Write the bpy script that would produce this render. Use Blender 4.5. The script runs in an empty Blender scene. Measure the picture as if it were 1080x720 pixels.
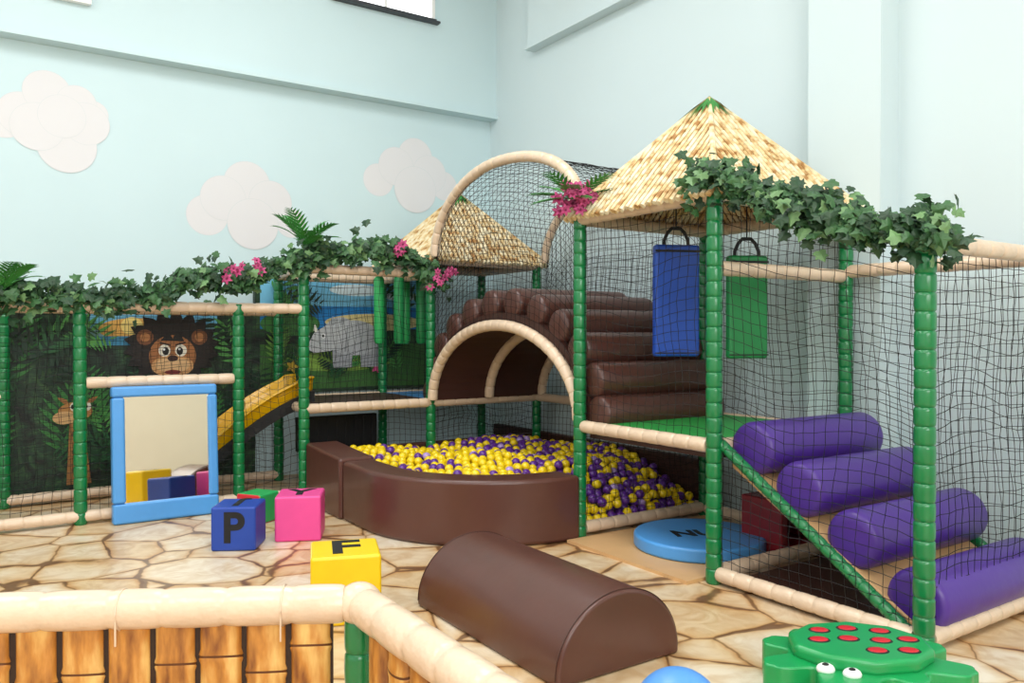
import bpy, math, random
from mathutils import Vector, Matrix
random.seed(7)
R=random.random
U=random.uniform
scene=bpy.context.scene
try:
    scene.view_settings.view_transform='Standard'
except Exception: pass

# ---------------------------------------------------------------- materials
def lin(h):
    h=h.lstrip('#')
    o=[]
    for i in (0,2,4):
        c=int(h[i:i+2],16)/255
        o.append(c/12.92 if c<=.04045 else ((c+.055)/1.055)**2.4)
    return (o[0],o[1],o[2],1)
def mat(name,col,rough=.45,var=.12,scale=6,bump=0.0,bscale=40,coat=0,metal=0,emit=0,spec=.5):
    m=bpy.data.materials.new(name); m.use_nodes=True
    nt=m.node_tree; b=nt.nodes['Principled BSDF']
    c=lin(col) if isinstance(col,str) else col
    tc=nt.nodes.new('ShaderNodeTexCoord')
    if var>0:
        n=nt.nodes.new('ShaderNodeTexNoise'); n.inputs['Scale'].default_value=scale; n.inputs['Detail'].default_value=3
        nt.links.new(tc.outputs['Object'],n.inputs['Vector'])
        r=nt.nodes.new('ShaderNodeValToRGB')
        r.color_ramp.elements[0].position=.3; r.color_ramp.elements[1].position=.7
        r.color_ramp.elements[0].color=tuple(x*(1-var) for x in c[:3])+(1,)
        r.color_ramp.elements[1].color=tuple(min(1,x*(1+var*.6)) for x in c[:3])+(1,)
        nt.links.new(n.outputs['Fac'],r.inputs['Fac']); nt.links.new(r.outputs['Color'],b.inputs['Base Color'])
    else: b.inputs['Base Color'].default_value=c
    b.inputs['Roughness'].default_value=rough
    b.inputs['Metallic'].default_value=metal
    b.inputs['Specular IOR Level'].default_value=spec
    if coat: b.inputs['Coat Weight'].default_value=coat; b.inputs['Coat Roughness'].default_value=.15
    if bump:
        n2=nt.nodes.new('ShaderNodeTexNoise'); n2.inputs['Scale'].default_value=bscale; n2.inputs['Detail'].default_value=2
        nt.links.new(tc.outputs['Object'],n2.inputs['Vector'])
        bp=nt.nodes.new('ShaderNodeBump'); bp.inputs['Strength'].default_value=bump; bp.inputs['Distance'].default_value=.02
        nt.links.new(n2.outputs['Fac'],bp.inputs['Height']); nt.links.new(bp.outputs['Normal'],b.inputs['Normal'])
    if emit:
        b.inputs['Emission Color'].default_value=c; b.inputs['Emission Strength'].default_value=emit
    return m
M={}
M['wall']=mat('wall_paint','#d3e3e6',.8,.02,.6)
M['wallL']=mat('wall_paint_blue','#cee4e8',.8,.03,.6)
M['ceil']=mat('ceiling_paint','#f1f4f5',.9,.02)
M['cream_wall']=mat('wall_cream','#ece5d4',.8,.05,1)
M['green']=mat('green_vinyl','#0a7840',.28,.08,8,.05,60,coat=.4)
M['cream']=mat('cream_vinyl','#e2c8ac',.33,.07,9,.18,34,coat=.3)
M['brown']=mat('brown_vinyl','#59352c',.36,.06,5,.06,12,coat=.2)
M['brown2']=mat('dark_brown_vinyl','#43261f',.45,.08,5,.05,14)
M['purple']=mat('purple_vinyl','#502e92',.4,.07,5,.10,12,coat=.15)
M['tan']=mat('tan_vinyl','#d8ac78',.45,.06,5)
M['net']=mat('net_cord','#060607',.8,0)
M['blue']=mat('blue_vinyl','#1b4fb8',.4,.06,6,.06,20)
M['lblue']=mat('light_blue_foam','#4f9be0',.42,.05,6,.06,20,coat=.2)
M['navy']=mat('navy_vinyl','#1f46a6',.42,.06,6)
M['gmat']=mat('green_mat','#2aa548',.45,.06,6)
M['gbag']=mat('green_bag','#1c8a4a',.4,.06,6,.05,20)
M['gbag2']=mat('green_roll','#2fae5e',.4,.06,6,.05,20)
M['pink']=mat('pink_vinyl','#ee4f9c',.42,.05,6)
M['yellow']=mat('yellow_vinyl','#f6cd12',.38,.05,6)
M['yplastic']=mat('yellow_plastic','#f2b90c',.25,.05,6,coat=.4)
M['red']=mat('red_vinyl','#c8202e',.4,.06,6)
M['dred']=mat('dark_red_vinyl','#8a1a28',.45,.06,6)
M['black']=mat('black_webbing','#101012',.6,0)
M['white']=mat('white_paint','#f6f6f4',.5,0)
M['ballY']=mat('ball_yellow','#f7d616',.3,0,coat=.3)
M['ballP']=mat('ball_purple','#5f2c90',.3,0,coat=.3)
M['ballL']=mat('ball_lilac','#b79ad8',.3,0,coat=.3)
M['ivy1']=mat('ivy_dark','#27482b',.5,.2,12)
M['ivy2']=mat('ivy_mid','#3a6438',.5,.2,12)
M['ivy3']=mat('ivy_light','#688f5a',.5,.2,12)
M['petal']=mat('petal_pink','#c2487f',.5,.25,20)
M['petal2']=mat('petal_dark','#8a2650',.5,.2,20)
M['frond']=mat('frond_green','#3c8a3a',.45,.25,15)
M['glass']=mat('daylight_glass','#ffffff',.3,0,emit=1.6)
M['frame']=mat('window_frame','#3a3d42',.5,0)
M['mirror']=mat('mirror_acrylic','#f2efe6',.03,0,metal=1)
M['toy']=mat('toy_green','#159a52',.35,.06,6,coat=.3)
M['toyb']=mat('ball_sky_blue','#5b9be6',.35,.05)
M['metal']=mat('dark_metal','#1b1c1e',.5,0)
M['cloud']=mat('cloud_paint','#e2e1e3',.85,.01,1)
M['cloud2']=mat('cloud_outline','#d9dcde',.85,.01,1)

def floor_mat():
    m=bpy.data.materials.new('flagstone_vinyl'); m.use_nodes=True
    nt=m.node_tree; L=nt.links.new; N=nt.nodes.new; b=nt.nodes['Principled BSDF']
    tc=N('ShaderNodeTexCoord')
    n0=N('ShaderNodeTexNoise'); n0.inputs['Scale'].default_value=2.6; n0.inputs['Detail'].default_value=4
    L(tc.outputs['Object'],n0.inputs['Vector'])
    mx=N('ShaderNodeMix'); mx.data_type='RGBA'; mx.blend_type='ADD'; mx.inputs[0].default_value=.1
    L(tc.outputs['Object'],mx.inputs[6]); L(n0.outputs['Color'],mx.inputs[7])
    v=N('ShaderNodeTexVoronoi'); v.feature='DISTANCE_TO_EDGE'; v.inputs['Scale'].default_value=2.3; v.inputs['Randomness'].default_value=1
    L(mx.outputs[2],v.inputs['Vector'])
    v2=N('ShaderNodeTexVoronoi'); v2.inputs['Scale'].default_value=2.3; v2.inputs['Randomness'].default_value=1
    L(mx.outputs[2],v2.inputs['Vector'])
    n1=N('ShaderNodeTexNoise'); n1.inputs['Scale'].default_value=3; n1.inputs['Detail'].default_value=2
    L(tc.outputs['Object'],n1.inputs['Vector'])
    mr=N('ShaderNodeMapRange'); mr.inputs[1].default_value=.42; mr.inputs[2].default_value=.7; mr.inputs[3].default_value=-.004; mr.inputs[4].default_value=.03
    L(n1.outputs['Fac'],mr.inputs[0])
    sb=N('ShaderNodeMath'); sb.operation='SUBTRACT'; L(v.outputs['Distance'],sb.inputs[0]); L(mr.outputs[0],sb.inputs[1])
    r=N('ShaderNodeValToRGB'); e=r.color_ramp.elements
    e[0].position=0; e[0].color=lin('#80634a'); e[1].position=.14; e[1].color=lin('#e9ddc8')
    x=e.new(.007); x.color=lin('#a08058')
    x=e.new(.018); x.color=lin('#d6b58c')
    x=e.new(.05); x.color=lin('#e3cfae')
    L(sb.outputs[0],r.inputs['Fac'])
    n2=N('ShaderNodeTexNoise'); n2.inputs['Scale'].default_value=5; n2.inputs['Detail'].default_value=7; n2.inputs['Distortion'].default_value=1.8
    L(tc.outputs['Object'],n2.inputs['Vector'])
    r2=N('ShaderNodeValToRGB'); r2.color_ramp.elements[0].position=.35; r2.color_ramp.elements[1].position=.6
    r2.color_ramp.elements[0].color=lin('#dcc4a2'); r2.color_ramp.elements[1].color=(1,1,1,1)
    L(n2.outputs['Fac'],r2.inputs['Fac'])
    m2=N('ShaderNodeMix'); m2.data_type='RGBA'; m2.blend_type='MULTIPLY'; m2.inputs[0].default_value=.6
    L(r.outputs['Color'],m2.inputs[6]); L(r2.outputs['Color'],m2.inputs[7])
    sx=N('ShaderNodeSeparateColor'); L(v2.outputs['Color'],sx.inputs[0])
    r3=N('ShaderNodeValToRGB'); r3.color_ramp.elements[0].color=lin('#ecd6b4'); r3.color_ramp.elements[1].color=(1,1,1,1)
    L(sx.outputs[0],r3.inputs['Fac'])
    m3=N('ShaderNodeMix'); m3.data_type='RGBA'; m3.blend_type='MULTIPLY'; m3.inputs[0].default_value=.85
    L(m2.outputs[2],m3.inputs[6]); L(r3.outputs['Color'],m3.inputs[7])
    L(m3.outputs[2],b.inputs['Base Color']); b.inputs['Roughness'].default_value=.36
    return m
M['floor']=floor_mat()

def reed_mat():
    m=mat('thatch_reed','#ecd49a',.6,0)
    nt=m.node_tree; L=nt.links.new; N=nt.nodes.new; b=nt.nodes['Principled BSDF']
    tc=N('ShaderNodeTexCoord'); n=N('ShaderNodeTexNoise'); n.inputs['Scale'].default_value=13; n.inputs['Detail'].default_value=2
    L(tc.outputs['Object'],n.inputs['Vector'])
    r=N('ShaderNodeValToRGB'); e=r.color_ramp.elements
    e[0].position=.33; e[0].color=lin('#a87840'); e[1].position=.62; e[1].color=lin('#efe2c0')
    x=e.new(.44); x.color=lin('#dfc088')
    L(n.outputs['Fac'],r.inputs['Fac']); L(r.outputs['Color'],b.inputs['Base Color'])
    return m
M['reed']=reed_mat()
M['reedgap']=mat('thatch_underlay','#70461f',.7,.2,10)  # brown underlay, shows as stripes between the reeds
def bamboo_mat():
    m=mat('bamboo','#e0a04c',.4,0,coat=.2)
    nt=m.node_tree; L=nt.links.new; N=nt.nodes.new; b=nt.nodes['Principled BSDF']
    tc=N('ShaderNodeTexCoord'); mp=N('ShaderNodeMapping'); mp.inputs['Scale'].default_value=(10,10,2.5)
    n=N('ShaderNodeTexNoise'); n.inputs['Scale'].default_value=2.2; n.inputs['Detail'].default_value=4
    L(tc.outputs['Object'],mp.inputs[0]); L(mp.outputs[0],n.inputs['Vector'])
    r=N('ShaderNodeValToRGB'); e=r.color_ramp.elements
    e[0].position=.32; e[0].color=lin('#7c4418'); e[1].position=.7; e[1].color=lin('#e8bf72')
    x=e.new(.5); x.color=lin('#c48438')
    L(n.outputs['Fac'],r.inputs['Fac']); L(r.outputs['Color'],b.inputs['Base Color'])
    return m
M['bamboo']=bamboo_mat()
M['bamboo_node']=mat('bamboo_node','#5e3210',.5,.1)
M['bgap']=mat('bamboo_backing','#2c180c',.6,.1)
def mural_mat():
    m=mat('mural_print','#20402a',.5,0)
    nt=m.node_tree; L=nt.links.new; N=nt.nodes.new; b=nt.nodes['Principled BSDF']
    tc=N('ShaderNodeTexCoord'); n=N('ShaderNodeTexNoise'); n.inputs['Scale'].default_value=5; n.inputs['Detail'].default_value=5; n.inputs['Distortion'].default_value=2
    L(tc.outputs['Object'],n.inputs['Vector'])
    r=N('ShaderNodeValToRGB'); e=r.color_ramp.elements
    e[0].position=.35; e[0].color=lin('#121d18'); e[1].position=.8; e[1].color=lin('#4c7840')
    x=e.new(.56); x.color=lin('#25422d')
    L(n.outputs['Fac'],r.inputs['Fac']); L(r.outputs['Color'],b.inputs['Base Color'])
    return m
M['mural']=mural_mat()

# ---------------------------------------------------------------- mesh builder
class MB:
    def __init__(s): s.v=[]; s.f=[]; s.m=[]
    def add(s,vs,fs,mi=0):
        o=len(s.v); s.v.extend([tuple(p) for p in vs])
        for f in fs: s.f.append(tuple(i+o for i in f)); s.m.append(mi)
    def box(s,a,b,mi=0):
        x0,y0,z0=a; x1,y1,z1=b
        s.add([(x0,y0,z0),(x1,y0,z0),(x1,y1,z0),(x0,y1,z0),(x0,y0,z1),(x1,y0,z1),(x1,y1,z1),(x0,y1,z1)],
              [(3,2,1,0),(4,5,6,7),(0,1,5,4),(1,2,6,5),(2,3,7,6),(3,0,4,7)],mi)
    def sweep(s,pts,rad,sides=12,mi=0,cap=True):
        pts=[Vector(p) for p in pts]; n=len(pts)
        if not hasattr(rad,'__len__'): rad=[rad]*n
        vs=[]; up=None
        for i in range(n):
            t=(pts[min(i+1,n-1)]-pts[max(i-1,0)])
            if t.length<1e-9: t=Vector((0,0,1))
            t.normalize()
            if up is None:
                a=Vector((0,0,1)) if abs(t.z)<.9 else Vector((1,0,0))
                up=(a-t*a.dot(t)).normalized()
            else: up=(up-t*up.dot(t)).normalized()
            w=t.cross(up)
            for k in range(sides):
                an=2*math.pi*k/sides
                vs.append(pts[i]+(up*math.cos(an)+w*math.sin(an))*rad[i])
        fs=[]
        for i in range(n-1):
            for k in range(sides):
                k2=(k+1)%sides
                fs.append((i*sides+k,i*sides+k2,(i+1)*sides+k2,(i+1)*sides+k))
        if cap: fs.append(tuple(range(sides-1,-1,-1))); fs.append(tuple((n-1)*sides+k for k in range(sides)))
        s.add(vs,fs,mi)
    def ringed(s,pts,r,seg=.085,sides=14,mi=0,pinch=.87,jit=0):
        pts=[Vector(p) for p in pts]
        cum=[0]
        for a,b in zip(pts,pts[1:]): cum.append(cum[-1]+(b-a).length)
        L=cum[-1]; n=max(1,round(L/seg)); P=[];Q=[]
        def at(d):
            d=max(0,min(L,d))
            for i in range(len(pts)-1):
                if d<=cum[i+1] or i==len(pts)-2:
                    return pts[i].lerp(pts[i+1],(d-cum[i])/max(1e-9,cum[i+1]-cum[i]))
        ks=[k+(random.uniform(-jit,jit) if 0<k<n else 0) for k in range(n+1)]
        for k in range(n):
            for fr,rf in ((0,pinch),(.07,.985),(.2,1.01),(.5,1.025),(.8,1.01),(.93,.985)):
                P.append(at((ks[k]+(ks[k+1]-ks[k])*fr)/n*L)); Q.append(r*rf)
        P.append(at(L)); Q.append(r*pinch)
        s.sweep(P,Q,sides,mi)
    def ell(s,c,r,seg=16,rings=10,mi=0,rot=None):
        vs=[];fs=[]
        for i in range(rings+1):
            ph=math.pi*i/rings
            for k in range(seg):
                a=2*math.pi*k/seg
                p=Vector((r[0]*math.sin(ph)*math.cos(a),r[1]*math.sin(ph)*math.sin(a),r[2]*math.cos(ph)))
                if rot: p=rot@p
                vs.append(Vector(c)+p)
        for i in range(rings):
            for k in range(seg):
                k2=(k+1)%seg
                fs.append((i*seg+k,(i+1)*seg+k,(i+1)*seg+k2,i*seg+k2))
        s.add(vs,fs,mi)
    def prism(s,poly,ext,mi=0):
        n=len(poly); e=Vector(ext); vs=[Vector(p) for p in poly]+[Vector(p)+e for p in poly]
        fs=[tuple(range(n-1,-1,-1)),tuple(range(n,2*n))]+[(i,(i+1)%n,n+(i+1)%n,n+i) for i in range(n)]
        s.add(vs,fs,mi)
    def obj(s,name,mats,parent=None,smooth=True,bevel=0,bseg=3,angle=40):
        me=bpy.data.meshes.new(name); me.from_pydata(s.v,[],s.f)
        for m in mats: me.materials.append(M[m])
        me.polygons.foreach_set('material_index',s.m)
        me.update()
        import bmesh
        if len(s.f)<60000:
            bm=bmesh.new(); bm.from_mesh(me); bmesh.ops.recalc_face_normals(bm,faces=bm.faces); bm.to_mesh(me); bm.free()
        if smooth:
            me.polygons.foreach_set('use_smooth',[True]*len(me.polygons))
            if not bevel: me.set_sharp_from_angle(angle=math.radians(angle))
        o=bpy.data.objects.new(name,me); scene.collection.objects.link(o)
        if parent: o.parent=parent
        if bevel:
            b=o.modifiers.new('bevel','BEVEL'); b.width=bevel; b.segments=bseg; b.limit_method='ANGLE'; b.angle_limit=math.radians(35); b.harden_normals=True
        return o
def empty(name,loc=(0,0,0)):
    e=bpy.data.objects.new(name,None); e.empty_display_size=.1; e.location=loc; scene.collection.objects.link(e); return e
def text(body,size,parent,loc,rot,matn='black',name='letter',bold=0.0):
    c=bpy.data.curves.new(name,'FONT'); c.body=body; c.size=size; c.align_x='CENTER'; c.align_y='CENTER'; c.extrude=.0015; c.offset=bold
    c.materials.append(M[matn]); o=bpy.data.objects.new(name,c); scene.collection.objects.link(o)
    o.parent=parent; o.location=loc; o.rotation_euler=rot; return o

# ---------------------------------------------------------------- room
WU=4.97; WV=7.85; H=5.6; U0=-5; V0=-4.2
def simple_box(name,a,b,m,bevel=0):
    mb=MB(); mb.box(a,b); return mb.obj(name,[m],smooth=False,bevel=bevel)
simple_box('floor',(U0-.2,V0-.2,-.15),(WU+.2,WV+.2,0),'floor')
simple_box('ceiling',(U0-.2,V0-.2,H),(WU+.2,WV+.2,H+.15),'ceil')
mb=MB(); mb.box((U0,WV,0),(WU+.2,WV+.2,H)); mb.box((U0,WV-.14,3.87),(WU,WV,H))
mb.obj('wall_left',['wallL'],smooth=False)
mb=MB(); mb.box((WU,V0,0),(WU+.2,WV,H)); mb.box((WU-.1,V0,4.42),(WU,6.95,H)); mb.box((WU-.2,2.92,0),(WU,3.45,4.42))
mb.obj('wall_right',['wall'],smooth=False)
simple_box('wall_back',(U0,V0-.2,0),(WU,V0,H),'cream_wall')
simple_box('wall_side',(U0-.2,V0,0),(U0,WV,H),'ceil')
simple_box('trim_1',(U0,WV-.17,3.84),(WU,WV-.0,3.88),'wallL')
simple_box('trim_2',(WU-.13,V0,4.39),(WU,6.97,4.43),'wall')
mb=MB(); y=WV-.14
mb.box((3.0,y-.03,4.76),(4.18,y-.005,4.80),1); mb.box((3.0,y-.03,4.8),(3.04,y-.005,5.4),0); mb.box((4.12,y-.03,4.8),(4.16,y-.005,5.4),0)
mb.box((3.0,y-.03,5.4),(4.16,y-.005,5.44),0); mb.box((3.57,y-.028,4.8),(3.6,y-.005,5.4),0); mb.box((3.04,y-.012,4.8),(4.12,y-.004,5.4),2)
mb.box((2.98,y-.08,4.745),(4.2,y-.005,4.765),1)
mb.obj('window_1',['white','frame','glass'],smooth=False)
mb=MB(); mb.box((.55,y-.06,4.19),(.85,y-.005,4.5),0); mb.box((.57,y-.07,4.21),(.83,y-.06,4.48),1)
mb.obj('wall_lamp',['white','glass'],smooth=False,bevel=.005)

def cloud(cu,cz,w,h,lobes):
    mb=MB()
    k=0
    for (dx,dz,r) in lobes:
        for rr,mi in ((r,1),(r*.98,0)):
            y=WV-.0008-.0003*k; k+=1
            n=40; c=(cu+dx*w,y,cz+dz*h)
            vs=[(c[0]+rr*w*math.cos(2*math.pi*i/n),y,c[2]+rr*w*math.sin(2*math.pi*i/n)) for i in range(n)]
            mb.add(vs,[tuple(range(n))],mi)
    return mb.obj('wall_cloud_painting',['cloud','cloud2'],smooth=False)
cloud(.55,3.22,.92,.75,[(-.36,-.06,.17),(-.22,.02,.2),(.36,.12,.13),(-.02,.3,.2),(.22,.22,.17),(.14,-.28,.25),(.3,.0,.2),(-.1,-.1,.22),(.1,.05,.2)])
cloud(2.2,2.65,1.12,.75,[(-.33,-.18,.17),(.38,-.2,.13),(.0,.25,.2),(-.2,.05,.19),(.2,.05,.19),(0.05,-.25,.22)])
cloud(3.95,3.12,1.15,.75,[(-.33,-.12,.15),(.36,-.1,.14),(.05,.27,.18),(-.15,.1,.18),(.2,.05,.18),(0.05,-.2,.22)])

# ---------------------------------------------------------------- jungle mural
mur=empty('jungle_mural')
mb=MB(); mb.box((-3.2,WV-.07,.02),(2.25,WV-.005,1.62)); mb.box((2.25,WV-.07,.82),(4.1,WV-.005,2.05)); mb.obj('mural_panel',['mural'],mur,smooth=False)
flat_mats={}
def fm(col):
    if col not in flat_mats:
        k='print_'+col.strip('#'); M[k]=mat(k,col,.5,.08,9); flat_mats[col]=k
    return flat_mats[col]
class Flat:
    def __init__(s): s.mb=MB(); s.mats=[]; s.k=0
    def poly(s,pts,col):
        k=fm(col)
        if k not in s.mats: s.mats.append(k)
        y=WV-.0705-.00003*s.k; s.k+=1
        s.mb.add([(p[0],y,p[1]) for p in pts],[tuple(range(len(pts)))],s.mats.index(k))
    def el(s,cu,cz,ru,rz,col,rot=0,n=28):
        c,sn=math.cos(rot),math.sin(rot)
        s.poly([(cu+ru*math.cos(a)*c-rz*math.sin(a)*sn,cz+ru*math.cos(a)*sn+rz*math.sin(a)*c) for a in [2*math.pi*i/n for i in range(n)]],col)
    def leaf(s,x,z,l,w,ang,col):
        d=(math.cos(ang),math.sin(ang)); p=(-d[1],d[0])
        s.poly([(x,z),(x+d[0]*l*.3+p[0]*w,z+d[1]*l*.3+p[1]*w),(x+d[0]*l*.65+p[0]*w*.7,z+d[1]*l*.65+p[1]*w*.7),(x+d[0]*l,z+d[1]*l),
                (x+d[0]*l*.65-p[0]*w*.7,z+d[1]*l*.65-p[1]*w*.7),(x+d[0]*l*.3-p[0]*w,z+d[1]*l*.3-p[1]*w)],col)
    def frond(s,x,z,l,ang,col,n=9,bend=-.9):
        px,pz=x,z
        for i in range(n):
            t=i/n; a=ang+bend*t; px+=math.cos(a)*l/n; pz+=math.sin(a)*l/n
            ll=l*.42*math.sin(math.pi*(.25+.7*t))
            for sg in (1,-1):
                ex=px+math.cos(a+sg*.9)*ll; ez=pz+math.sin(a+sg*.9)*ll
                if s.ok(ex,ez): s.leaf(px,pz,ll,ll*.1,a+sg*.9,col)
    def ok(s,x,z):
        return (.05<z<1.6 and -3.1<x<2.2) or (.85<z<2.02 and 2.28<x<4.08)
F=Flat()
def rect(a,b,c,d,col): F.poly([(a,b),(c,b),(c,d),(a,d)],col)
rect(.8,1.3,1.9,1.6,'#6fb4d6'); rect(.8,1.3,1.9,1.46,'#8fb8c4'); F.el(1.2,1.44,.3,.1,'#e9b45e'); F.el(1.17,1.47,.09,.08,'#ffe28a'); rect(.8,1.3,1.9,1.38,'#3f8fb8')
rect(2.3,1.45,4.08,2.03,'#7cc6ea'); rect(2.3,1.45,4.08,1.68,'#1f7fc4'); F.el(3.3,1.85,.3,.06,'#e4f3fa'); F.el(3.8,1.8,.2,.05,'#e4f3fa')
F.el(3.5,1.52,.55,.09,'#e0cf90'); rect(2.3,.85,4.08,1.3,'#3f6d34'); F.el(3.1,1.12,.6,.1,'#8ab24c'); F.el(2.6,1.5,.3,.12,'#3f7a3a')
greens=['#1a4228','#265a33','#377a3a','#519648','#153423','#6ea048']
random.seed(3)
for i in range(60):
    x=U(-3,2.1); z=U(.1,1.3)
    if .95<x<1.95 and z>.75: z-=.6
    F.frond(x,z,U(.35,.65),U(.3,2.8),random.choice(greens[:5]),bend=U(-1,1))
for i in range(12):
    x=U(2.4,4.0); z=U(.88,1.1)
    F.frond(x,z,U(.25,.4),U(.6,2.5),random.choice(greens),bend=U(-1,1))
for x,z,a in ((2.4,1.6,.6),(2.35,1.95,-.4),(4.0,1.7,2.6),(4.0,1.95,3.4),(.5,1.4,.3),(2.1,1.1,2.2),(2.15,1.35,2.8),(-.1,1.3,.4),(.3,1.1,1.2),(.45,1.2,1.0)):
    F.frond(x,z,.5,a,random.choice(greens[1:5]))
for x,z,c in ((3.5,1.05,'#d8568a'),(2.6,1.08,'#d8b43a')):
    for k in range(5): F.leaf(x,z,.07,.02,k*1.257,c)
# lion
lu,lz=1.5,1.2
for k in range(18):
    a=2*math.pi*k/18; F.leaf(lu+.22*math.cos(a),lz+.08+.15*math.sin(a),.2,.07,a+.25,'#171110')
F.el(lu,lz+.08,.34,.25,'#1f1512')
for sg in (-1,1): F.el(lu+sg*.23,lz+.17,.07,.07,'#7c4a2a'); F.el(lu+sg*.23,lz+.17,.04,.04,'#b97c4a')
F.el(lu,lz+.0,.2,.19,'#a3683a'); F.poly([(lu-.1,lz+.14),(lu-.04,lz+.22),(lu,lz+.16),(lu+.05,lz+.24),(lu+.1,lz+.13)],'#171110'); F.el(lu,lz-.09,.18,.1,'#cf9a64')
for sg in (-1,1):
    F.el(lu+sg*.07,lz+.05,.05,.055,'#e9e2d0'); F.el(lu+sg*.06,lz+.045,.028,.036,'#15100e'); F.el(lu+sg*.065-.008,lz+.06,.009,.01,'#ffffff'); F.el(lu+sg*.065,lz-.08,.08,.058,'#e0b684')
    F.poly([(lu+sg*.02,lz+.105),(lu+sg*.11,lz+.13),(lu+sg*.11,lz+.115),(lu+sg*.02,lz+.09)],'#2a1a14')
F.el(lu,lz-.02,.045,.028,'#3a1f18'); F.el(lu,lz-.145,.07,.02,'#7a2a24')
F.el(lu,lz-.45,.2,.27,'#9c6032'); F.el(lu,lz-.45,.12,.2,'#c88f58')
# giraffe
gu,gz=.74,.72
F.poly([(gu-.09,gz-.6),(gu+.1,gz-.6),(gu+.03,gz),(gu-.06,gz)],'#9a6a38')
for k in range(7): F.el(gu+(-.025 if k%2 else .03),gz-.1-.075*k,.024,.026,'#5a351c')
F.el(gu-.02,gz+.02,.13,.08,'#b07c42'); F.el(gu-.1,gz-.03,.09,.055,'#cfa570')
for sg in (-1,1):
    F.el(gu+.02+sg*.05,gz+.06,.03,.038,'#d8d4c4'); F.el(gu+.01+sg*.05,gz+.06,.014,.02,'#111111'); F.leaf(gu+sg*.07,gz+.09,.1,.02,math.pi/2-sg*1.0,'#9a6a38')
    F.leaf(gu+sg*.03,gz+.09,.09,.012,math.pi/2,'#5a351c')
# rhinoceros
ru,rz=3.12,1.36
for dx in (-.1,.0,.2,.3): F.poly([(ru+dx,rz-.3),(ru+dx+.1,rz-.3),(ru+dx+.11,rz-.05),(ru+dx-.01,rz-.05)],'#a4a7ac')
F.el(ru+.12,rz+.0,.3,.18,'#b9bcc0'); F.el(ru-.02,rz+.04,.18,.17,'#c3c6c9')
F.poly([(ru-.12,rz+.16),(ru-.3,rz+.05),(ru-.38,rz-.1),(ru-.3,rz-.15),(ru-.12,rz-.13),(ru+.0,rz-.02),(ru-.02,rz+.14)],'#c9ccce')
F.leaf(ru-.36,rz-.04,.17,.025,1.75,'#efece0'); F.leaf(ru-.28,rz+.05,.09,.02,1.7,'#efece0')
for sg in (0,1): F.leaf(ru-.1+sg*.08,rz+.12,.1,.03,1.6-.4*sg,'#a9acb0')
F.el(ru-.2,rz+.02,.022,.026,'#f4f4f4'); F.el(ru-.205,rz+.02,.011,.015,'#111111')
F.poly([(ru+.02,rz-.14),(ru+.05,rz+.12),(ru+.06,rz+.12),(ru+.04,rz-.14)],'#94979c')
F.mb.obj('mural_artwork',F.mats,mur,smooth=False)

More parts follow.
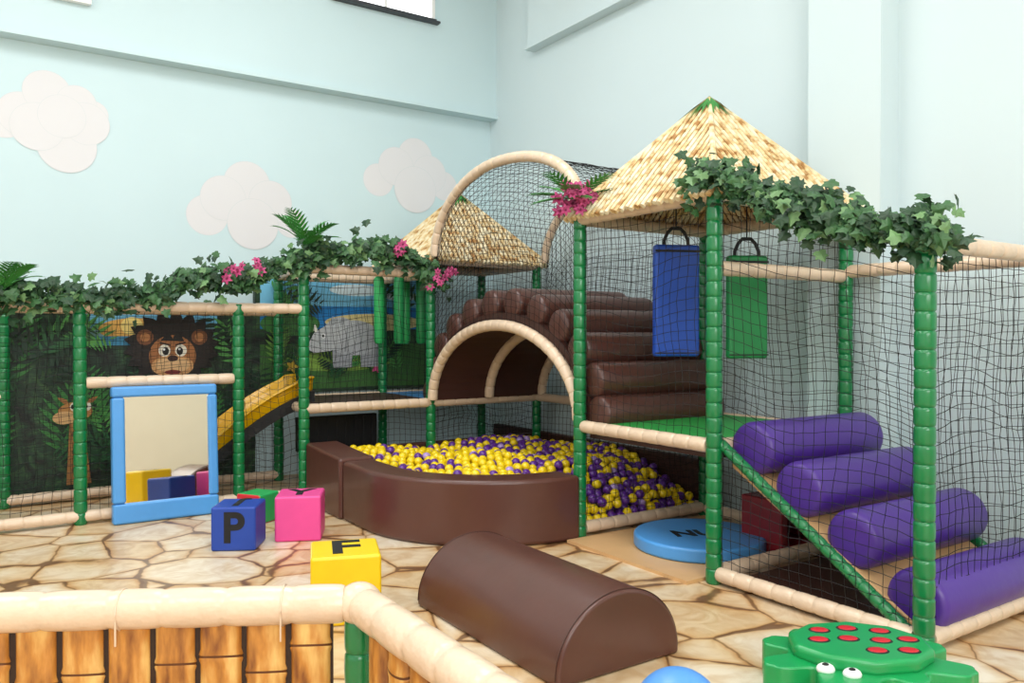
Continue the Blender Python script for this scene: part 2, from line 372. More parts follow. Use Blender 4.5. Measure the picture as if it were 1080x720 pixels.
# ---------------------------------------------------------------- climbing frame
fr=empty('climbing_frame')
UA=3.45; UD=4.68; VC=1.9; VB=3.1; VA=4.3; VE=6.55; VR=7.6
PT=.8
posts=MB()
def post(u,v,h): posts.ringed([(u,v,0),(u,v,h)],.045)
for u,v,h in ((UA,VA,2.2),(UA,VB,2.2),(UA,VC,1.83),(UD,VB,2.2),(UD,VA,2.2),(UD,VC,1.83),
              (2.3,VE,1.98),(3.5,VE,2.1),(4.7,VE,2.1),(2.42,VR,1.98),(3.5,VR,2.1),(4.7,VR,2.1),
              (.65,6.65,1.64),(1.79,6.65,1.64),(-.55,6.65,1.64),(.2,VR,1.64),(-1.2,VR,1.64)):
    post(u,v,h)
posts.obj('posts',['green'],fr)
beams=MB()
def beam(a,b,r=.042): beams.ringed([a,b],r,.125,jit=.1,pinch=.9)
g=.04
for (a,b) in (((UA,VA,2.18),(UA,VB,2.18)),((UA,VB,2.18),(UD,VB,2.18)),((UD,VB,2.18),(UD,VA,2.18)),((UA,VA,2.18),(UD,VA,2.18)),
              ((UA,VA-g,PT-.03),(UA,VB+g,PT-.03)),((UA+g,VB,PT-.03),(UD-g,VB,PT-.03)),((UD,VB,PT-.03),(UD,VA,PT-.03)),((UA,VA,PT-.03),(UD,VA,PT-.03)),
              ((UA+g,VB,1.77),(UD-g,VB,1.77)),((UA-.03,VC,1.8),(UD+.05,VC,1.8)),((UD,VC,1.8),(UD,VB,1.8)),
              ((UA,VB-g,.06),(UA,VC+g,.06)),((UA+g,VB,.06),(UD-g,VB,.06)),((UA+g,VC,.06),(UD,VC,.06)),((UA+g,VA,.07),(UD-g,VA,.07)),((UD,VC,.06),(UD,VA,.06)),
              ((2.3,VE,PT-.03),(3.5,VE,PT-.03)),((3.5,VE,PT-.03),(4.7,VE,PT-.03)),((2.3,VE,1.95),(3.5,VE,1.95)),
              ((2.42,VR,1.95),(3.5,VR,1.95)),((2.42,VR,PT-.03),(4.7,VR,PT-.03)),((2.3,VE,1.95),(2.42,VR,1.95)),((3.5,VE,1.95),(3.5,VR,1.95)),
              ((2.3,VE,PT-.03),(2.42,VR,PT-.03)),
              ((3.5,VE,2.08),(4.7,VE,2.08)),((3.5,VE,2.08),(3.5,VR,2.08)),((4.7,VE,2.08),(4.7,VR,2.08)),((3.5,VR,2.08),(4.7,VR,2.08)),
              ((.65,6.65,1.61),(1.79,6.65,1.61)),((1.79,6.65,1.61),(2.3,VE,1.61)),((-.55,6.65,1.61),(.65,6.65,1.61)),((-2.2,6.65,1.61),(-.55,6.65,1.61)),
              ((.65+g,6.65,1.04),(1.79-g,6.65,1.04)),((-2.2,6.65,.06),(1.79,6.65,.06)),((1.79,6.65,.06),(2.3,VE,.06)),
              ((-2.2,VR,.06),(2.42,VR,.06)),((-2.2,VR,1.61),(2.42,VR,1.61)),((-1.2,VR,.9),(.2,VR,.9)),
              ((UD,VA,PT-.03),(4.7,VE,PT-.03)),((UD,VA,.06),(4.7,VE,.06))):
    beam(a,b)
def arc(u,cv,cz,a,b,n=40,t0=0,t1=180):
    return [(u,cv+a*math.cos(math.radians(t0+(t1-t0)*i/n)),cz+b*math.sin(math.radians(t0+(t1-t0)*i/n))) for i in range(n+1)]
AV=5.40
for u in (3.47,4.08,4.7): beams.ringed(arc(u,AV,PT,1.06,.67),.045,.1,jit=.08,pinch=.9)
HV=5.36; HA=1.05; HB=.67
def hoopz(v):
    y=(v-HV)/HA; z=2.1+HB*math.sqrt(max(0,1-y*y))
    if v<HV: z+= .12*((HV-v)/HA)**2
    return z
for u in (3.47,4.7): beams.ringed([(u,HV+HA*math.cos(math.pi*i/40),hoopz(HV+HA*math.cos(math.pi*i/40))) for i in range(41)],.042,.11,jit=.08,pinch=.9)
beams.obj('beams',['cream'],fr)

pm=MB()
pm.box((UA+.03,VB+.03,PT-.06),(UD-.03,VA-.03,PT+.0),0)
pm.box((UA+.05,VB+.05,PT-.11),(UD-.05,VA-.05,PT-.06),1)
pm.box((2.34,VE+.03,PT-.06),(3.5,VR-.03,PT-.0),2); pm.box((3.5,VE+.03,PT-.06),(4.68,VR-.03,PT+.0),3)
pm.obj('platform_mats',['gmat','brown2','brown2','lblue'],fr,smooth=False)

nm=MB()
def net(f,w,h,cell=.062,r=.0020,top=True):
    ns=max(2,round(w/cell)); nt=max(2,round(h/cell)); ph=U(0,9)
    G=[]
    for i in range(ns+1):
        row=[]
        for j in range(nt+1):
            s=i/ns; t=j/nt
            k=math.sin(math.pi*s)*math.sin(math.pi*t)
            ds=(math.sin(t*7+ph)*.6+math.sin(s*9+t*4+ph)*.4)/ns*k; dt=(math.sin(s*6+ph*2)*.8+math.sin(t*11+s*5+ph)*.4)/nt*k
            row.append(Vector(f(s+ds,t+dt))+Vector((U(-1,1),U(-1,1),U(-1,1)))*.004)
        G.append(row)
    for i in range(ns+1): strand(G[i],r)
    for j in range(nt+1): strand([G[i][j] for i in range(ns+1)],r)
def strand(P,r):
    nm.sweep(P,r,3,0,cap=False)
def quad(a,b,c,d):
    a,b,c,d=map(Vector,(a,b,c,d))
    return lambda s,t:(a.lerp(b,s)).lerp(d.lerp(c,s),t)
def wallnet(u0,v0,u1,v1,z0,z1,z1b=None,**k):
    w=math.hypot(u1-u0,v1-v0); z1b=z1 if z1b is None else z1b
    net(quad((u0,v0,z0),(u1,v1,z0),(u1,v1,z1b),(u0,v0,z1)),w,max(z1,z1b)-z0,**k)
wallnet(UA,VA,UA,VB,PT,2.15)
wallnet(UA,VB,UA,VC,.08,2.15,1.8)
wallnet(UA,VC,UD,VC,.08,1.78)
wallnet(UD,VC,UD,VB,.08,1.78)
wallnet(UD,VB,UD,VA,.08,2.15)
wallnet(UA,VA,UD,VA,.08,PT-.05)
wallnet(UD,VA,4.7,VE,.08,2.1)
wallnet(2.3,VE,3.5,VE,PT,1.93)
wallnet(2.3,VE,2.42,VR,PT,1.93)
wallnet(3.5,VE,4.7,VE,.45,PT-.05)
wallnet(2.42,VR,3.5,VR,PT,1.93)
wallnet(3.5,VR,4.7,VR,.1,2.05)
wallnet(4.7,VE,4.7,VR,.1,2.05)
wallnet(.65,6.65,1.79,6.65,.08,1.6)
wallnet(-.55,6.65,.65,6.65,.08,1.6); wallnet(-1.8,6.65,-.55,6.65,.08,1.6)
wallnet(1.79,6.65,2.3,VE,.08,1.6)
wallnet(-1.2,VR,2.42,VR,.08,1.6)
def side(u):
    def f(s,t):
        v=HV-HA+2*HA*s
        x=(v-AV)/1.08; lo=PT+.67*math.sqrt(max(0,1-x*x)) if abs(x)<1 else PT
        hi=hoopz(v)
        return (u,v,lo+(hi-lo)*t)
    return f
net(side(3.47),2.1,1.35); net(side(4.7),2.1,1.35)
def vault(s,t):
    v=HV+HA*math.cos(math.pi*min(1,max(0,t))); return (3.47+1.23*s,v,hoopz(v))
net(vault,1.23,2.7)
nm.obj('safety_net',['net'],fr,smooth=False)

br=empty('arched_roll_bridge')
bm_=MB()
n=30
inn=[(AV+1.09*math.cos(math.pi*i/n),PT+.70*math.sin(math.pi*i/n)) for i in range(n+1)]
out=[(AV+1.15*math.cos(math.pi*i/n),PT+.77*math.sin(math.pi*i/n)) for i in range(n+1)]
for i in range(n):
    q=[inn[i],inn[i+1],out[i+1],out[i]]
    bm_.prism([(3.5,a,b) for a,b in q],(1.18,0,0))
bm_.obj('deck',['brown2'],br)
bm_=MB()
nr=12
for k in range(nr):
    a=math.radians(4+172*k/(nr-1)); v=AV+(1.15+.07)*math.cos(a); z=PT+(.77+.075)*math.sin(a)
    P=[(3.5,v,z),(3.505,v,z),(3.52,v,z),(3.55,v,z),(4.61,v,z),(4.64,v,z),(4.655,v,z),(4.66,v,z)]
    bm_.sweep(P,[.06,.1,.118,.125,.125,.118,.1,.06],24)
bm_.obj('rolls',['brown'],br)

st=empty('foam_roll_stairs')
mb=MB()
def slopez(v): return .72-(3.05-v)*.60
mb.prism([(UA+.09,3.05,slopez(3.05)),(UA+.09,1.93,slopez(1.93)),(UA+.09,1.93,slopez(1.93)-.07),(UA+.09,3.05,slopez(3.05)-.07)],(UD-UA-.18,0,0))
mb.obj('ramp',['tan'],st,smooth=False,bevel=.01)
mb=MB()
for v,dz_ in ((2.93,.12),(2.63,.12),(2.32,.11),(2.0,.09)):
    zc=slopez(v)+dz_
    P=[(UA+.1,v,zc),(UA+.102,v,zc),(UA+.115,v,zc),(UA+.14,v,zc),(UD-.1,v,zc),(UD-.075,v,zc),(UD-.062,v,zc),(UD-.06,v,zc)]
    mb.sweep(P,[.09,.12,.138,.147,.147,.138,.12,.09],28)
mb.obj('rolls',['purple'],st)
mb=MB()
for u in (UA+.03,UD-.04): mb.ringed([(u,3.08,slopez(3.08)+.05),(u,1.96,slopez(1.96)-.02)],.03,.06)
mb.obj('stringers',['green'],st)
simple_box('brown_floor_mat',(UA+.06,VC+.06,0),(UD-.06,VB-.06,.02),'brown2')
simple_box('tan_floor_mat',(UA-.15,VB+.06,0),(UD-.06,VA-.05,.02),'tan')
# red foam play box (open front)
mb=MB(); mb.box((4.15,3.18,.02),(4.21,3.5,.36)); mb.box((4.54,3.18,.02),(4.6,3.5,.36)); mb.box((4.21,3.18,.30),(4.54,3.5,.36)); mb.box((4.21,3.18,.02),(4.54,3.5,.07)); mb.box((4.21,3.45,.07),(4.54,3.5,.30))
mb.obj('red_foam_box',['dred'],bevel=.012)

e=empty('round_floor_mat',(3.91,3.64,.02))
mb=MB(); n=48
mb.prism([(.42*math.cos(2*math.pi*i/n),.42*math.sin(2*math.pi*i/n),0) for i in range(n)],(0,0,.09)); mb.obj('pad',['lblue'],e,bevel=.02)
text('NU',.2,e,(-.04,.0,.0915),(0,0,math.radians(-25)),bold=.006,name='print')

# ---------------------------------------------------------------- thatched roofs
def roof(c0,c1,zb,apex,n=28):
    e=empty('thatched_roof',((c0[0]+c1[0])/2,(c0[1]+c1[1])/2,zb))
    A=Vector((0,0,apex-zb)); hx=(c1[0]-c0[0])/2; hy=(c1[1]-c0[1])/2
    C=[Vector((-hx,-hy,0)),Vector((hx,-hy,0)),Vector((hx,hy,0)),Vector((-hx,hy,0))]
    mb=MB(); mb.add(C+[A-Vector((0,0,.01))],[(0,1,4),(1,2,4),(2,3,4),(3,0,4)]); mb.obj('underlay',['reedgap'],e,smooth=False)
    mb=MB(); gr=MB()
    for i in range(4):
        a,b=C[i],C[(i+1)%4]; m=(a+b)/2; d=A-m
        w=(b-a).length
        for k in range(n):
            s=(k+.5)/n; ee=a.lerp(b,s); fr_=min(s,1-s)*2
            rr=w/n*.5
            p=ee-d*(.03+U(0,.02)); q=ee+d*fr_
            L=(q-p).length; ns=max(1,int(L/.13)); P=[];Q=[]
            for j in range(ns+1):
                t=j/ns+(U(-.2,.2)/ns if 0<j<ns else 0); P.append(p.lerp(q,t)); Q.append(rr*U(.76,.86))
                if 0<j<ns:
                    P.append(p.lerp(q,t+.012)); Q.append(rr*.45); P.append(p.lerp(q,t+.024)); Q.append(rr*.8)
            P.append(q+(q-p).normalized()*.005); Q.append(rr*.7)
            mb.sweep(P,Q,6)
    for i in range(4):
        mb.sweep([C[i]+Vector((0,0,.01)),A+Vector((0,0,.01))],[.02,.015],8)
    mb.obj('reeds',['reed'],e)
    for k in range(30):
        a=2*math.pi*k/30+U(-.1,.1); L=U(.14,.28)
        dx,dy=math.cos(a),math.sin(a); sc=1/max(abs(dx)/hx,abs(dy)/hy)
        E=Vector((dx*sc,dy*sc,0))
        side_=Vector((-dy,dx,0))*.014
        p0=A+Vector((0,0,.025)); p1=A.lerp(E,L*.5)+Vector((0,0,.035)); p2=A.lerp(E,L)+Vector((0,0,.03))
        gr.add([p0-side_*.5,p0+side_*.5,p1+side_,p1-side_,p2],[(0,1,2,3),(3,2,4)])
    gr.obj('leaf_tip',['frond'],e,smooth=False)
roof((UA-.07,VB-.07),(UD+.07,VA+.07),2.2,2.95)
roof((3.43,VE-.07),(4.77,VR+.07),2.1,2.81)

# ---------------------------------------------------------------- ball pit wall
bp=empty('ball_pit')
mb=MB()
mb.prism([(2.28,6.46,0),(2.28,6.46,.5),(2.28,5.72,.46),(2.28,5.72,0)],(.28,0,0))
mb.obj('end_block',['brown'],bp,bevel=.025)
mb=MB()
pth=[(2.30,5.72),(2.30,5.5)]
for i in range(21):
    a=math.radians(180+90*i/20); pth.append((3.42+1.12*math.cos(a),5.3+1.05*math.sin(a)))
inn=[(2.56,5.72),(2.56,5.5)]
for i in range(21):
    a=math.radians(180+90*i/20); inn.append((3.42+.86*math.cos(a),5.3+.79*math.sin(a)))
N=len(pth)
vs=[(a,b,0) for a,b in pth]+[(a,b,.44) for a,b in pth]+[(a,b,.44) for a,b in inn]+[(a,b,0) for a,b in inn]
fs=[]
for i in range(N-1):
    for k in range(4):
        k2=(k+1)%4; fs.append((k*N+i,k*N+i+1,k2*N+i+1,k2*N+i))
fs+= [(0,N,2*N,3*N),(N-1,2*N-1,3*N-1,4*N-1)]
mb.add(vs,fs); mb.obj('curved_wall',['brown'],bp,bevel=.03)
mb=MB(); mb.box((4.72,4.36,0),(4.8,7.4,.42)); mb.box((2.6,6.6,0),(4.7,6.66,.4)); mb.obj('back_wall',['brown2'],bp,bevel=.015)
def inside(u,v):
    if v<4.38 or v>6.56 or u>4.66: return False
    if u<2.61: return False
    if v<5.3 and u<3.42:
        return ((u-3.42)/.81)**2+((v-5.3)/.74)**2<1
    return True
def ico():
    import bmesh
    b=bmesh.new(); bmesh.ops.create_icosphere(b,subdivisions=2,radius=.036)
    vs=[v.co.copy() for v in b.verts]; fs=[tuple(v.index for v in f.verts) for f in b.faces]; b.free(); return vs,fs
iv,if_=ico()
mb=MB(); random.seed(11)
d=.074
for layer in range(3):
    j=0; v=4.36+layer*.02
    while v<6.6:
        u=2.6+(j%2)*d/2+layer*.025
        while u<4.7:
            if inside(u,v):
                z=.37
                if u>3.35: z=min(z,.15+(v-4.38)*.40)
                z+= .04*math.sin(u*5)*math.cos(v*4)
                z+=U(-.018,.02)-layer*.06
                if z>.037:
                    c=Vector((u+U(-.012,.012),v+U(-.012,.012),z)); r_=R()
                    py=.78 if u<3.6 else .48
                    mi=0 if r_<py else (1 if r_<.96 else 2)
                    mb.add([p+c for p in iv],if_,mi)
            u+=d
        v+=d*.866; j+=1
mb.obj('pit_balls',['ballY','ballP','ballL'],smooth=True,angle=180)

mb=MB(); mb.box((2.5,7.3,.3),(3.3,7.36,.62),0)
for k in range(9): mb.box((2.52+.09*k,7.285,.32),(2.56+.09*k,7.3,.6),0)
mb.box((2.55,7.3,0),(2.6,7.36,.3)); mb.box((3.2,7.3,0),(3.25,7.36,.3))
mb.obj('dark_play_panel',['metal'],smooth=False,bevel=.004)

mb=MB()
for k,(u,v) in enumerate(((3.28,7.2),(3.42,7.05),(3.56,7.2),(3.66,7.05))):
    mb.sweep([(u,v,1.3),(u,v,1.31),(u,v,1.34),(u,v,1.93),(u,v,1.95),(u,v,1.96)],[.02,.04,.05,.05,.04,.02],14,0 if k%2 else 2)
    mb.sweep([(u,v,1.96),(u,v,2.03)],.006,6,1)
mb.box((3.2,7.0,2.02),(3.72,7.25,2.035),1)
mb.obj('hanging_punch_rolls',['gbag','black','gbag2'])

mb=MB()
n=30; cs=[(-.27,.16),(-.235,.17),(-.215,.12),(-.2,.02),(-.13,0),(-.08,.03),(-.02,.0),(.06,0),(.12,.03),(.17,0),(.2,.02),(.215,.12),(.235,.17),(.27,.16)]
vs=[]; bt=[]
for i in range(n+1):
    t=i/n; u=2.5-1.55*t; z=.82*(1-t)**1.1+.05+.05*math.sin(t*math.pi*2)
    if t<.1: z=.86-.15*t
    for (dv,dz) in cs: vs.append((u,7.12+dv,z+dz))
    bt.append((u,z))
k=len(cs); fs=[(i*k+j,i*k+j+1,(i+1)*k+j+1,(i+1)*k+j) for i in range(n) for j in range(k-1)]
mb.add(vs,fs)
for i in range(n):
    (ua,za),(ub,zb)=bt[i],bt[i+1]
    mb.prism([(ua,6.84,za-.07),(ub,6.84,max(0,zb-.07)),(ub,6.84,zb+.04),(ua,6.84,za+.04)],(0,.02,0),1)
o=mb.obj('playground_slide',['yplastic','metal'],angle=60)
so=o.modifiers.new('s','SOLIDIFY'); so.thickness=.015; so.offset=-1

# ---------------------------------------------------------------- mirror
e=empty('framed_play_mirror',(1.215,6.5,0)); e.rotation_euler=(math.radians(-4.0),0,0)
mb=MB(); W=.375
mb.box((-W,-.05,.0),(W,.05,.15)); mb.box((-W,-.05,.93),(W,.05,1.01)); mb.box((-W,-.05,.15),(-W+.09,.05,.93)); mb.box((W-.07,-.05,.15),(W,.05,.93))
mb.obj('foam_frame',['lblue'],e,bevel=.02)
mb=MB(); mb.add([(-W+.08,-.02,.13),(W-.06,-.02,.13),(W-.06,-.02,.95),(-W+.08,-.02,.95)],[(0,1,2,3)]); mb.obj('mirror_sheet',['mirror'],e,smooth=False)
mb=MB(); mb.box((-W+.05,.0,.1),(W-.05,.03,.97)); mb.obj('backing',['navy'],e,smooth=False)

# ---------------------------------------------------------------- cubes
def cube(name,loc,s,rot,mn,letters,m2=None):
    e=empty(name,(loc[0],loc[1],s/2)); e.rotation_euler=(0,0,math.radians(rot)); h=s/2
    mb=MB(); mb.box((-h,-h,-h),(h,h,h))
    if m2: mb.m=[0,1,0,1,0,1]
    mb.obj('foam_body',[mn]+([m2] if m2 else []),e,bevel=.016)
    for (ch,face,sz) in letters:
        if face=='front': text(ch,sz,e,(0,-h-.0005,0),(math.pi/2,0,0),bold=.008)
        if face=='top': text(ch,sz,e,(0,0,h+.0005),(0,0,0),bold=.008)
        if face=='topr': text(ch,sz,e,(0,0,h+.0005),(0,0,math.radians(180)),bold=.008)
def g2(x,y,z=0):
    Z=(1.4-z)*847/(y-352); X=(x-540)/847*Z
    return (.83*X+.558*Z,-.558*X+.83*Z)
cube('alphabet_block',g2(251,576),.285,-30,'navy',[('P','front',.27),('J','topr',.25)])
cube('alphabet_block',g2(316,566),.305,-26,'pink',[('Y','top',.28)])
cube('alphabet_block',g2(363,649),.335,-20,'yellow',[('F','top',.34)])
cube('alphabet_block',g2(271,550),.22,-56,'red',[],'gbag2')

# ---------------------------------------------------------------- brown half-round
e=empty('half_round_foam_bolster',(2.23,3.1,0))
mb=MB(); n=36; r=.335
prof=[(r*math.cos(math.pi*i/n),-.6,.03+(r-.03)*math.sin(math.pi*i/n)) for i in range(n+1)]
prof=[(r,-.6,0)]+prof+[(-r,-.6,0)]
mb.prism(prof,(0,1.2,0)); mb.obj('foam_body',['brown'],e,bevel=.018)
for y in (-.585,.585):
    mb=MB(); mb.sweep([((r+.001)*math.cos(math.pi*i/n),y,.03+(r-.029)*math.sin(math.pi*i/n)) for i in range(n+1)],.003,6); mb.obj('seam',['brown2'],e)

# ---------------------------------------------------------------- bamboo fence foreground
fe=empty('bamboo_fence')
cor=Vector((.867,2.033,.67)); lf=Vector((.061,2.485,.67)); dl=(lf-cor).normalized()
far=cor+dl*2.2; near=Vector((.867,.9,.67))
mb=MB()
mb.ringed([far,cor+dl*.04],.051,.15,24,jit=.18,pinch=.92); mb.ringed([cor+Vector((0,-.04,0)),near],.051,.15,24,jit=.18,pinch=.92); mb.ell(cor,(.062,.062,.056),24,16)
mb.obj('rail',['cream'],fe)
mb=MB()
for p in (cor,far,near): mb.ringed([(p.x,p.y,0),(p.x,p.y,.63)],.04)
mb.obj('fence_posts',['green'],fe)
mb=MB()
def bam(p0,p1):
    dr=(p1-p0); L=dr.length; dr=dr/L; nn=Vector((-dr.y,dr.x,0)); n=int(L/.115)
    a=p0+nn*.002; b=p1+nn*.002
    mb.prism([(a.x,a.y,.03),(b.x,b.y,.03),(b.x,b.y,.63),(a.x,a.y,.63)],nn*-.004,2)
    for i in range(n):
        p=p0.lerp(p1,(i+.5)/n); r0=L/n*.5*U(.88,.98); fl=.45
        zs=[(.03,1)]; zz=.03+U(.08,.24); nodes=[]
        while zz<.6:
            zs+=[(zz-.02,.95),(zz-.006,1.03),(zz,.95),(zz+.006,1.03),(zz+.02,.95)]; nodes.append(zz); zz+=U(.12,.2)
        zs.append((.63,.95)); sides=20; vs=[];fs=[]
        for z,q in zs:
            for k in range(sides):
                an=2*math.pi*k/sides; c=p+dr*(math.cos(an)*r0*q)+nn*(math.sin(an)*r0*fl*q+0)
                vs.append((c.x,c.y,z+.008*math.sin(an)))
        for j in range(len(zs)-1):
            for k in range(sides): k2=(k+1)%sides; fs.append((j*sides+k,j*sides+k2,(j+1)*sides+k2,(j+1)*sides+k))
        fs.append(tuple((len(zs)-1)*sides+k for k in range(sides)))
        mb.add(vs,fs,0)
        for z in nodes:
            vs=[];fs=[]
            for dzz in (-.003,.003):
                for k in range(sides):
                    an=2*math.pi*k/sides; c=p+dr*(math.cos(an)*r0*1.0)+nn*(math.sin(an)*r0*fl*1.0); vs.append((c.x,c.y,z+dzz+.008*math.sin(an)))
            for k in range(sides): k2=(k+1)%sides; fs.append((k,k2,sides+k2,sides+k))
            mb.add(vs,fs,1)
bam(cor+dl*.07,far); bam(cor+Vector((0,-.08,0)),near)
mb.obj('bamboo_panel',['bamboo','bamboo_node','bgap'],fe)
mb=MB()
nv=Vector((-dl.y,dl.x,0))
for i in range(5):
    p=cor+dl*(.2+.42*i); mb.sweep([p+(nv*math.cos(a)+Vector((0,0,1))*math.sin(a))*.053 for a in [2*math.pi*k/16 for k in range(17)]],.0025,6)
    for sg in (-1,1): mb.sweep([p+nv*.05*sg,p+nv*.05*sg+Vector((0,0,-.08))],.0025,6)
mb.obj('cable_ties',['cream'],fe)

# ---------------------------------------------------------------- hanging bags
def bag(name,u,v,w,t,z0,z1,zt,rot,mn,ztop):
    e=empty(name,(u,v,0)); e.rotation_euler=(0,0,math.radians(rot))
    mb=MB(); mb.box((-w/2,-t/2,z0),(w/2,t/2,z1)); mb.obj('padded_bag',[mn],e,bevel=.018)
    mb=MB()
    P=[(-.085,0,z1-.02),(-.083,0,z1+.03),(-.06,0,zt-.03),(-.03,0,zt),(.03,0,zt),(.06,0,zt-.03),(.083,0,z1+.03),(.085,0,z1-.02)]
    mb.sweep(P,.012,8); mb.box((-w/2-.001,-t/2-.003,z1-.05),(w/2+.001,-t/2,z1-.035)); mb.box((-w/2-.001,-t/2-.003,z0+.02),(w/2+.001,-t/2,z0+.028)); mb.sweep([(0,0,zt),(0,0,ztop)],.005,8)
    mb.obj('strap',['black'],e)
bag('hanging_bag_blue',3.88,3.82,.31,.07,1.25,1.99,2.10,-24,'blue',2.66)
bag('hanging_bag_green',4.2,3.5,.27,.07,1.24,1.91,2.02,-24,'gbag',2.64)

# ---------------------------------------------------------------- foliage
LP=[(0,0),(.22,-.12),(.5,.02),(.36,.3),(.52,.5),(.26,.58),(0,1.0),(-.26,.58),(-.52,.5),(-.36,.3),(-.5,.02),(-.22,-.12)]
def add_leaf(mb,c,size,mi,outward):
    d=(Vector(outward)+Vector((U(-1,1),U(-1,1),U(-.8,.9)))*.9).normalized()
    a=Vector((U(-1,1),U(-1,1),U(-1.2,.5)))
    y=(a-d*a.dot(d)).normalized(); x=y.cross(d)
    vs=[Vector(c)+(x*px+y*py+d*(-.12*abs(px)*2+.0))*size for px,py in LP]+[Vector(c)+(y*.4+d*.08)*size]
    k=len(LP); mb.add(vs,[(i,(i+1)%k,k) for i in range(k)],mi)
def garland(name,pts,n,spread,size=(.05,.09)):
    pts=[Vector(p) for p in pts]; mb=MB(); cum=[0]
    for a,b in zip(pts,pts[1:]): cum.append(cum[-1]+(b-a).length)
    L=cum[-1]
    def at(d):
        for i in range(len(pts)-1):
            if d<=cum[i+1]: return pts[i].lerp(pts[i+1],(d-cum[i])/(cum[i+1]-cum[i]))
        return pts[-1]
    for _ in range(n):
        d=U(0,L); p=at(d); sp=spread*(.8+.3*math.sin(d*9)+.2*math.sin(d*23))
        o=Vector((random.gauss(0,.5),random.gauss(0,.5),random.gauss(0,.5)))*sp
        if R()<.06: o.z-=U(0,.12)
        r_=R(); add_leaf(mb,p+o,U(*size),0 if r_<.45 else (1 if r_<.87 else 2),(o.x-.5,o.y-.8,o.z+.5))
    mb.sweep([at(L*i/60)+Vector((.02*math.sin(i),.02*math.cos(i*1.3),.015*math.sin(i*.7))) for i in range(61)],.008,6,1)
    return mb.obj(name,['ivy1','ivy2','ivy3'],smooth=False)
random.seed(21)
G1=garland('ivy_garland',[(-2.0,6.6,1.67),(-.8,6.6,1.67),(0,6.6,1.68),(.7,6.6,1.68),(1.1,6.6,1.7),(1.3,6.6,1.78),(1.5,6.58,1.85),(1.75,6.56,1.84),(2.0,6.52,1.92),(2.3,6.5,2.05),(2.7,6.5,2.11),(3.05,6.5,2.14),(3.3,6.48,2.09),(3.45,6.46,1.98),(3.52,6.45,1.86)],2700,.125)
G2=garland('ivy_garland',[(3.42,3.24,2.27),(3.42,3.0,2.26),(3.42,2.75,2.12),(3.41,2.5,2.04),(3.41,2.25,1.94),(3.42,2.05,1.87),(3.43,1.8,1.84)],1400,.098,(.045,.08))
def frond3(mb,base,dirv,L,mi=0,n=10,droop=.5,wid=.35):
    base=Vector(base); d=Vector(dirv).normalized(); p=base.copy(); P=[p.copy()]
    for i in range(n):
        t=i/n; dd=(d+Vector((0,0,-droop*t*1.6))).normalized(); p=p+dd*L/n; P.append(p.copy())
        s=dd.cross(Vector((0,0,1))); s=s.normalized() if s.length>.01 else Vector((1,0,0))
        ll=L*wid*math.sin(math.pi*(.2+.75*t))
        for sg in (1,-1):
            td=(s*sg*.8+dd*.8+Vector((0,0,-.1))).normalized(); w=dd*ll*.12
            mb.add([p-w,p+w,p+td*ll*.5+w,p+td*ll,p+td*ll*.5-w],[(0,1,2,4),(4,2,3)],mi)
    mb.sweep(P,.004,5,mi)
def tuft(name,c,n,L,zup,parent):
    mb=MB()
    for k in range(n):
        a=2*math.pi*k/n+U(-.2,.2); frond3(mb,c,(math.cos(a),math.sin(a),zup*U(.4,1.8)),L*U(.7,1.1))
    return mb.obj(name,['frond'],parent,smooth=False)
tuft('palm_leaves',(2.3,6.5,2.12),13,.34,1.5,G1)
tuft('palm_leaves',(.17,6.55,1.7),14,.32,.9,G1)
def flowers(c,n,spr,parent,leafs=0,name='silk_flowers'):
    mb=MB()
    for _ in range(n):
        p=Vector(c)+Vector((U(-1,1),U(-1,1),U(-1,1)))*spr
        nd=Vector((-.5+U(-.5,.5),-.8+U(-.5,.5),U(-.3,.6))).normalized(); a=nd.orthogonal().normalized(); b=nd.cross(a); s=U(.03,.045)
        for k in range(6):
            an=2*math.pi*k/6; rd=a*math.cos(an)+b*math.sin(an); sd=nd.cross(rd)
            mb.add([p,p+rd*s*.5+sd*s*.32+nd*s*.25,p+rd*s*.9+sd*s*.2+nd*s*.2,p+rd*s*1.15+nd*s*.0,p+rd*s*.9-sd*s*.2+nd*s*.2,p+rd*s*.5-sd*s*.32+nd*s*.25],[(0,1,2,3,4,5)],0)
        mb.ell(p+nd*s*.2,(s*.2,)*3,8,6,1)
    for k in range(leafs):
        a=2*math.pi*k/max(1,leafs); frond3(mb,Vector(c)+Vector((.04,.04,0)),(math.cos(a)*.9,math.sin(a)*.9,U(.0,.7)),.32,2,8,.3,.4)
    return mb.obj(name,['petal','petal2','frond'],parent,smooth=False)
flowers((UA-.1,VA-.08,2.31),34,.095,None,leafs=13,name='silk_flower_bunch')
flowers((1.7,6.46,1.89),7,.08,G1); flowers((1.92,6.44,1.93),4,.06,G1)
flowers((3.1,6.38,2.14),6,.05,G1); flowers((3.5,6.34,1.9),13,.095,G1)

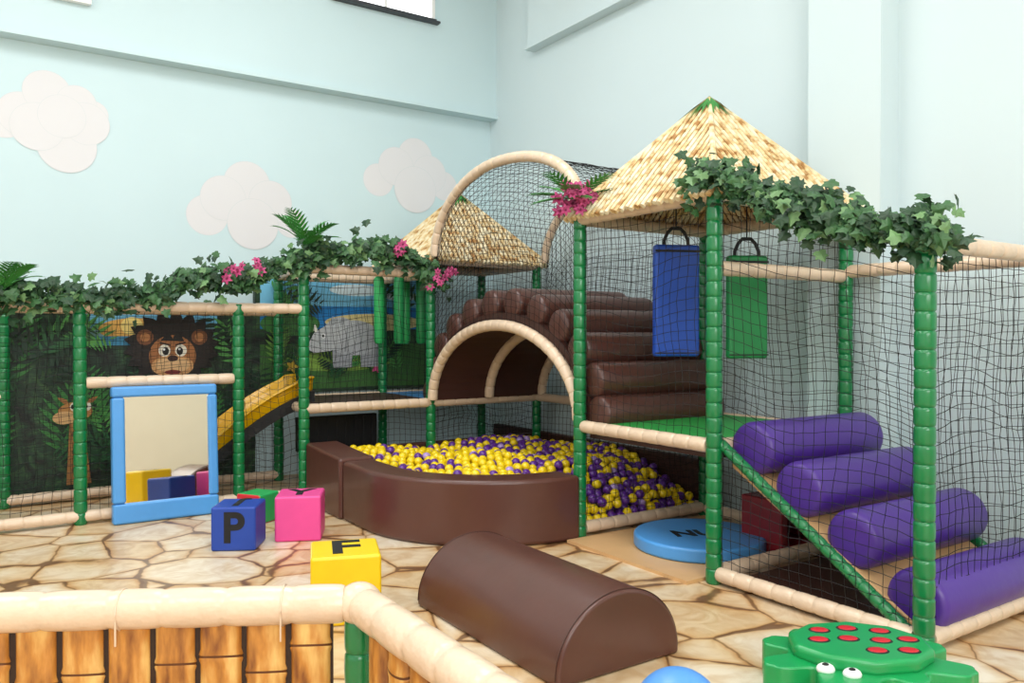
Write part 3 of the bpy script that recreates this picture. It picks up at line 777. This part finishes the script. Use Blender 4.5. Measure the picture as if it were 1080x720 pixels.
# ---------------------------------------------------------------- foam turtle toy & ball
Zt=3.13; Xt=1.365
e=empty('foam_turtle_toy',(.83*Xt+.558*Zt,-.558*Xt+.83*Zt,0)); e.rotation_euler=(0,0,math.radians(-33.9))
mb=MB()
def outl(sc):
    P=[]; n=160
    for i in range(n):
        a=2*math.pi*i/n
        r=.26
        for (ca,w,h) in ((-118,16,.13),(-30,13,.13),(18,12,.10),(62,9,.06),(118,10,.08),(150,12,.10),(-165,12,.13),(-70,10,.06)):
            dd=(math.degrees(a)-ca+180)%360-180
            r+=h*math.exp(-(dd/w)**4*.5)*(1+.05*math.cos(dd*.6))
        P.append((r*1.06*sc*math.cos(a),r*.88*sc*math.sin(a)))
    return P
mb.prism([(x,y,0) for x,y in outl(1)],(0,0,.15)); mb.obj('body',['toy'],e,bevel=.025)
mb=MB(); mb.prism([(.28*math.cos(2*math.pi*i/10+.2),.22*math.sin(2*math.pi*i/10+.2)+.01,.14) for i in range(10)],(0,0,.06)); mb.obj('shell',['toy'],e,bevel=.025)
mb=MB()
for x,y in ((-.12,.11),(.0,.13),(.12,.1),(-.16,.01),(-.04,.02),(.08,.0),(.19,.01),(.02,-.1),(.14,-.1)):
    mb.ell((x,y,.2),(.044,.034,.005),20,8,1); mb.ell((x,y,.2025),(.036,.027,.005),20,8,0)
for x,y in ((-.2,-.16),(-.12,-.205)):
    mb.ell((x,y,.155),(.034,.03,.022),18,10,2); mb.ell((x-.002,y-.004,.17),(.015,.013,.010),12,8,1)
mb.obj('spots_and_eyes',['red','black','white'],e)
mb=MB(); mb.ell((0,0,.15),(.15,.15,.15),32,20); o=mb.obj('blue_play_ball',['toyb'],angle=180)
Zb=2.62; Xb=.545; o.location=(.83*Xb+.558*Zb,-.558*Xb+.83*Zb,0)

# ---------------------------------------------------------------- lights
def area(name,loc,rot,sx,sy,en,col=(1,1,1)):
    l=bpy.data.lights.new(name,'AREA'); l.shape='RECTANGLE'; l.size=sx; l.size_y=sy; l.energy=en; l.color=col
    o=bpy.data.objects.new(name,l); o.location=loc; o.rotation_euler=rot; scene.collection.objects.link(o); return o
for u,v in ((-2.2,4.6),(1.8,4.6),(-2.2,.2),(1.8,.2)):
    area('ceiling_light',(u,v,5.5),(0,0,0),2.2,2.2,104,(.97,.985,1))
area('front_fill_light',(-.5,-4.0,3.4),(math.radians(80),0,0),5,2.4,255,(.95,.975,1))  # frontal fill added from the camera side; back wall has no window
w=bpy.data.worlds.new('World'); scene.world=w; w.use_nodes=True
w.node_tree.nodes['Background'].inputs[0].default_value=(.9,.95,1,1); w.node_tree.nodes['Background'].inputs[1].default_value=1

# ---------------------------------------------------------------- camera
cam=bpy.data.cameras.new('camera'); cam.lens=28.2; cam.sensor_width=36; cam.clip_start=.05
co=bpy.data.objects.new('camera',cam); scene.collection.objects.link(co); co.location=(0,0,1.4)
co.rotation_euler=(math.radians(90-.54),0,math.radians(-33.9)); scene.camera=co
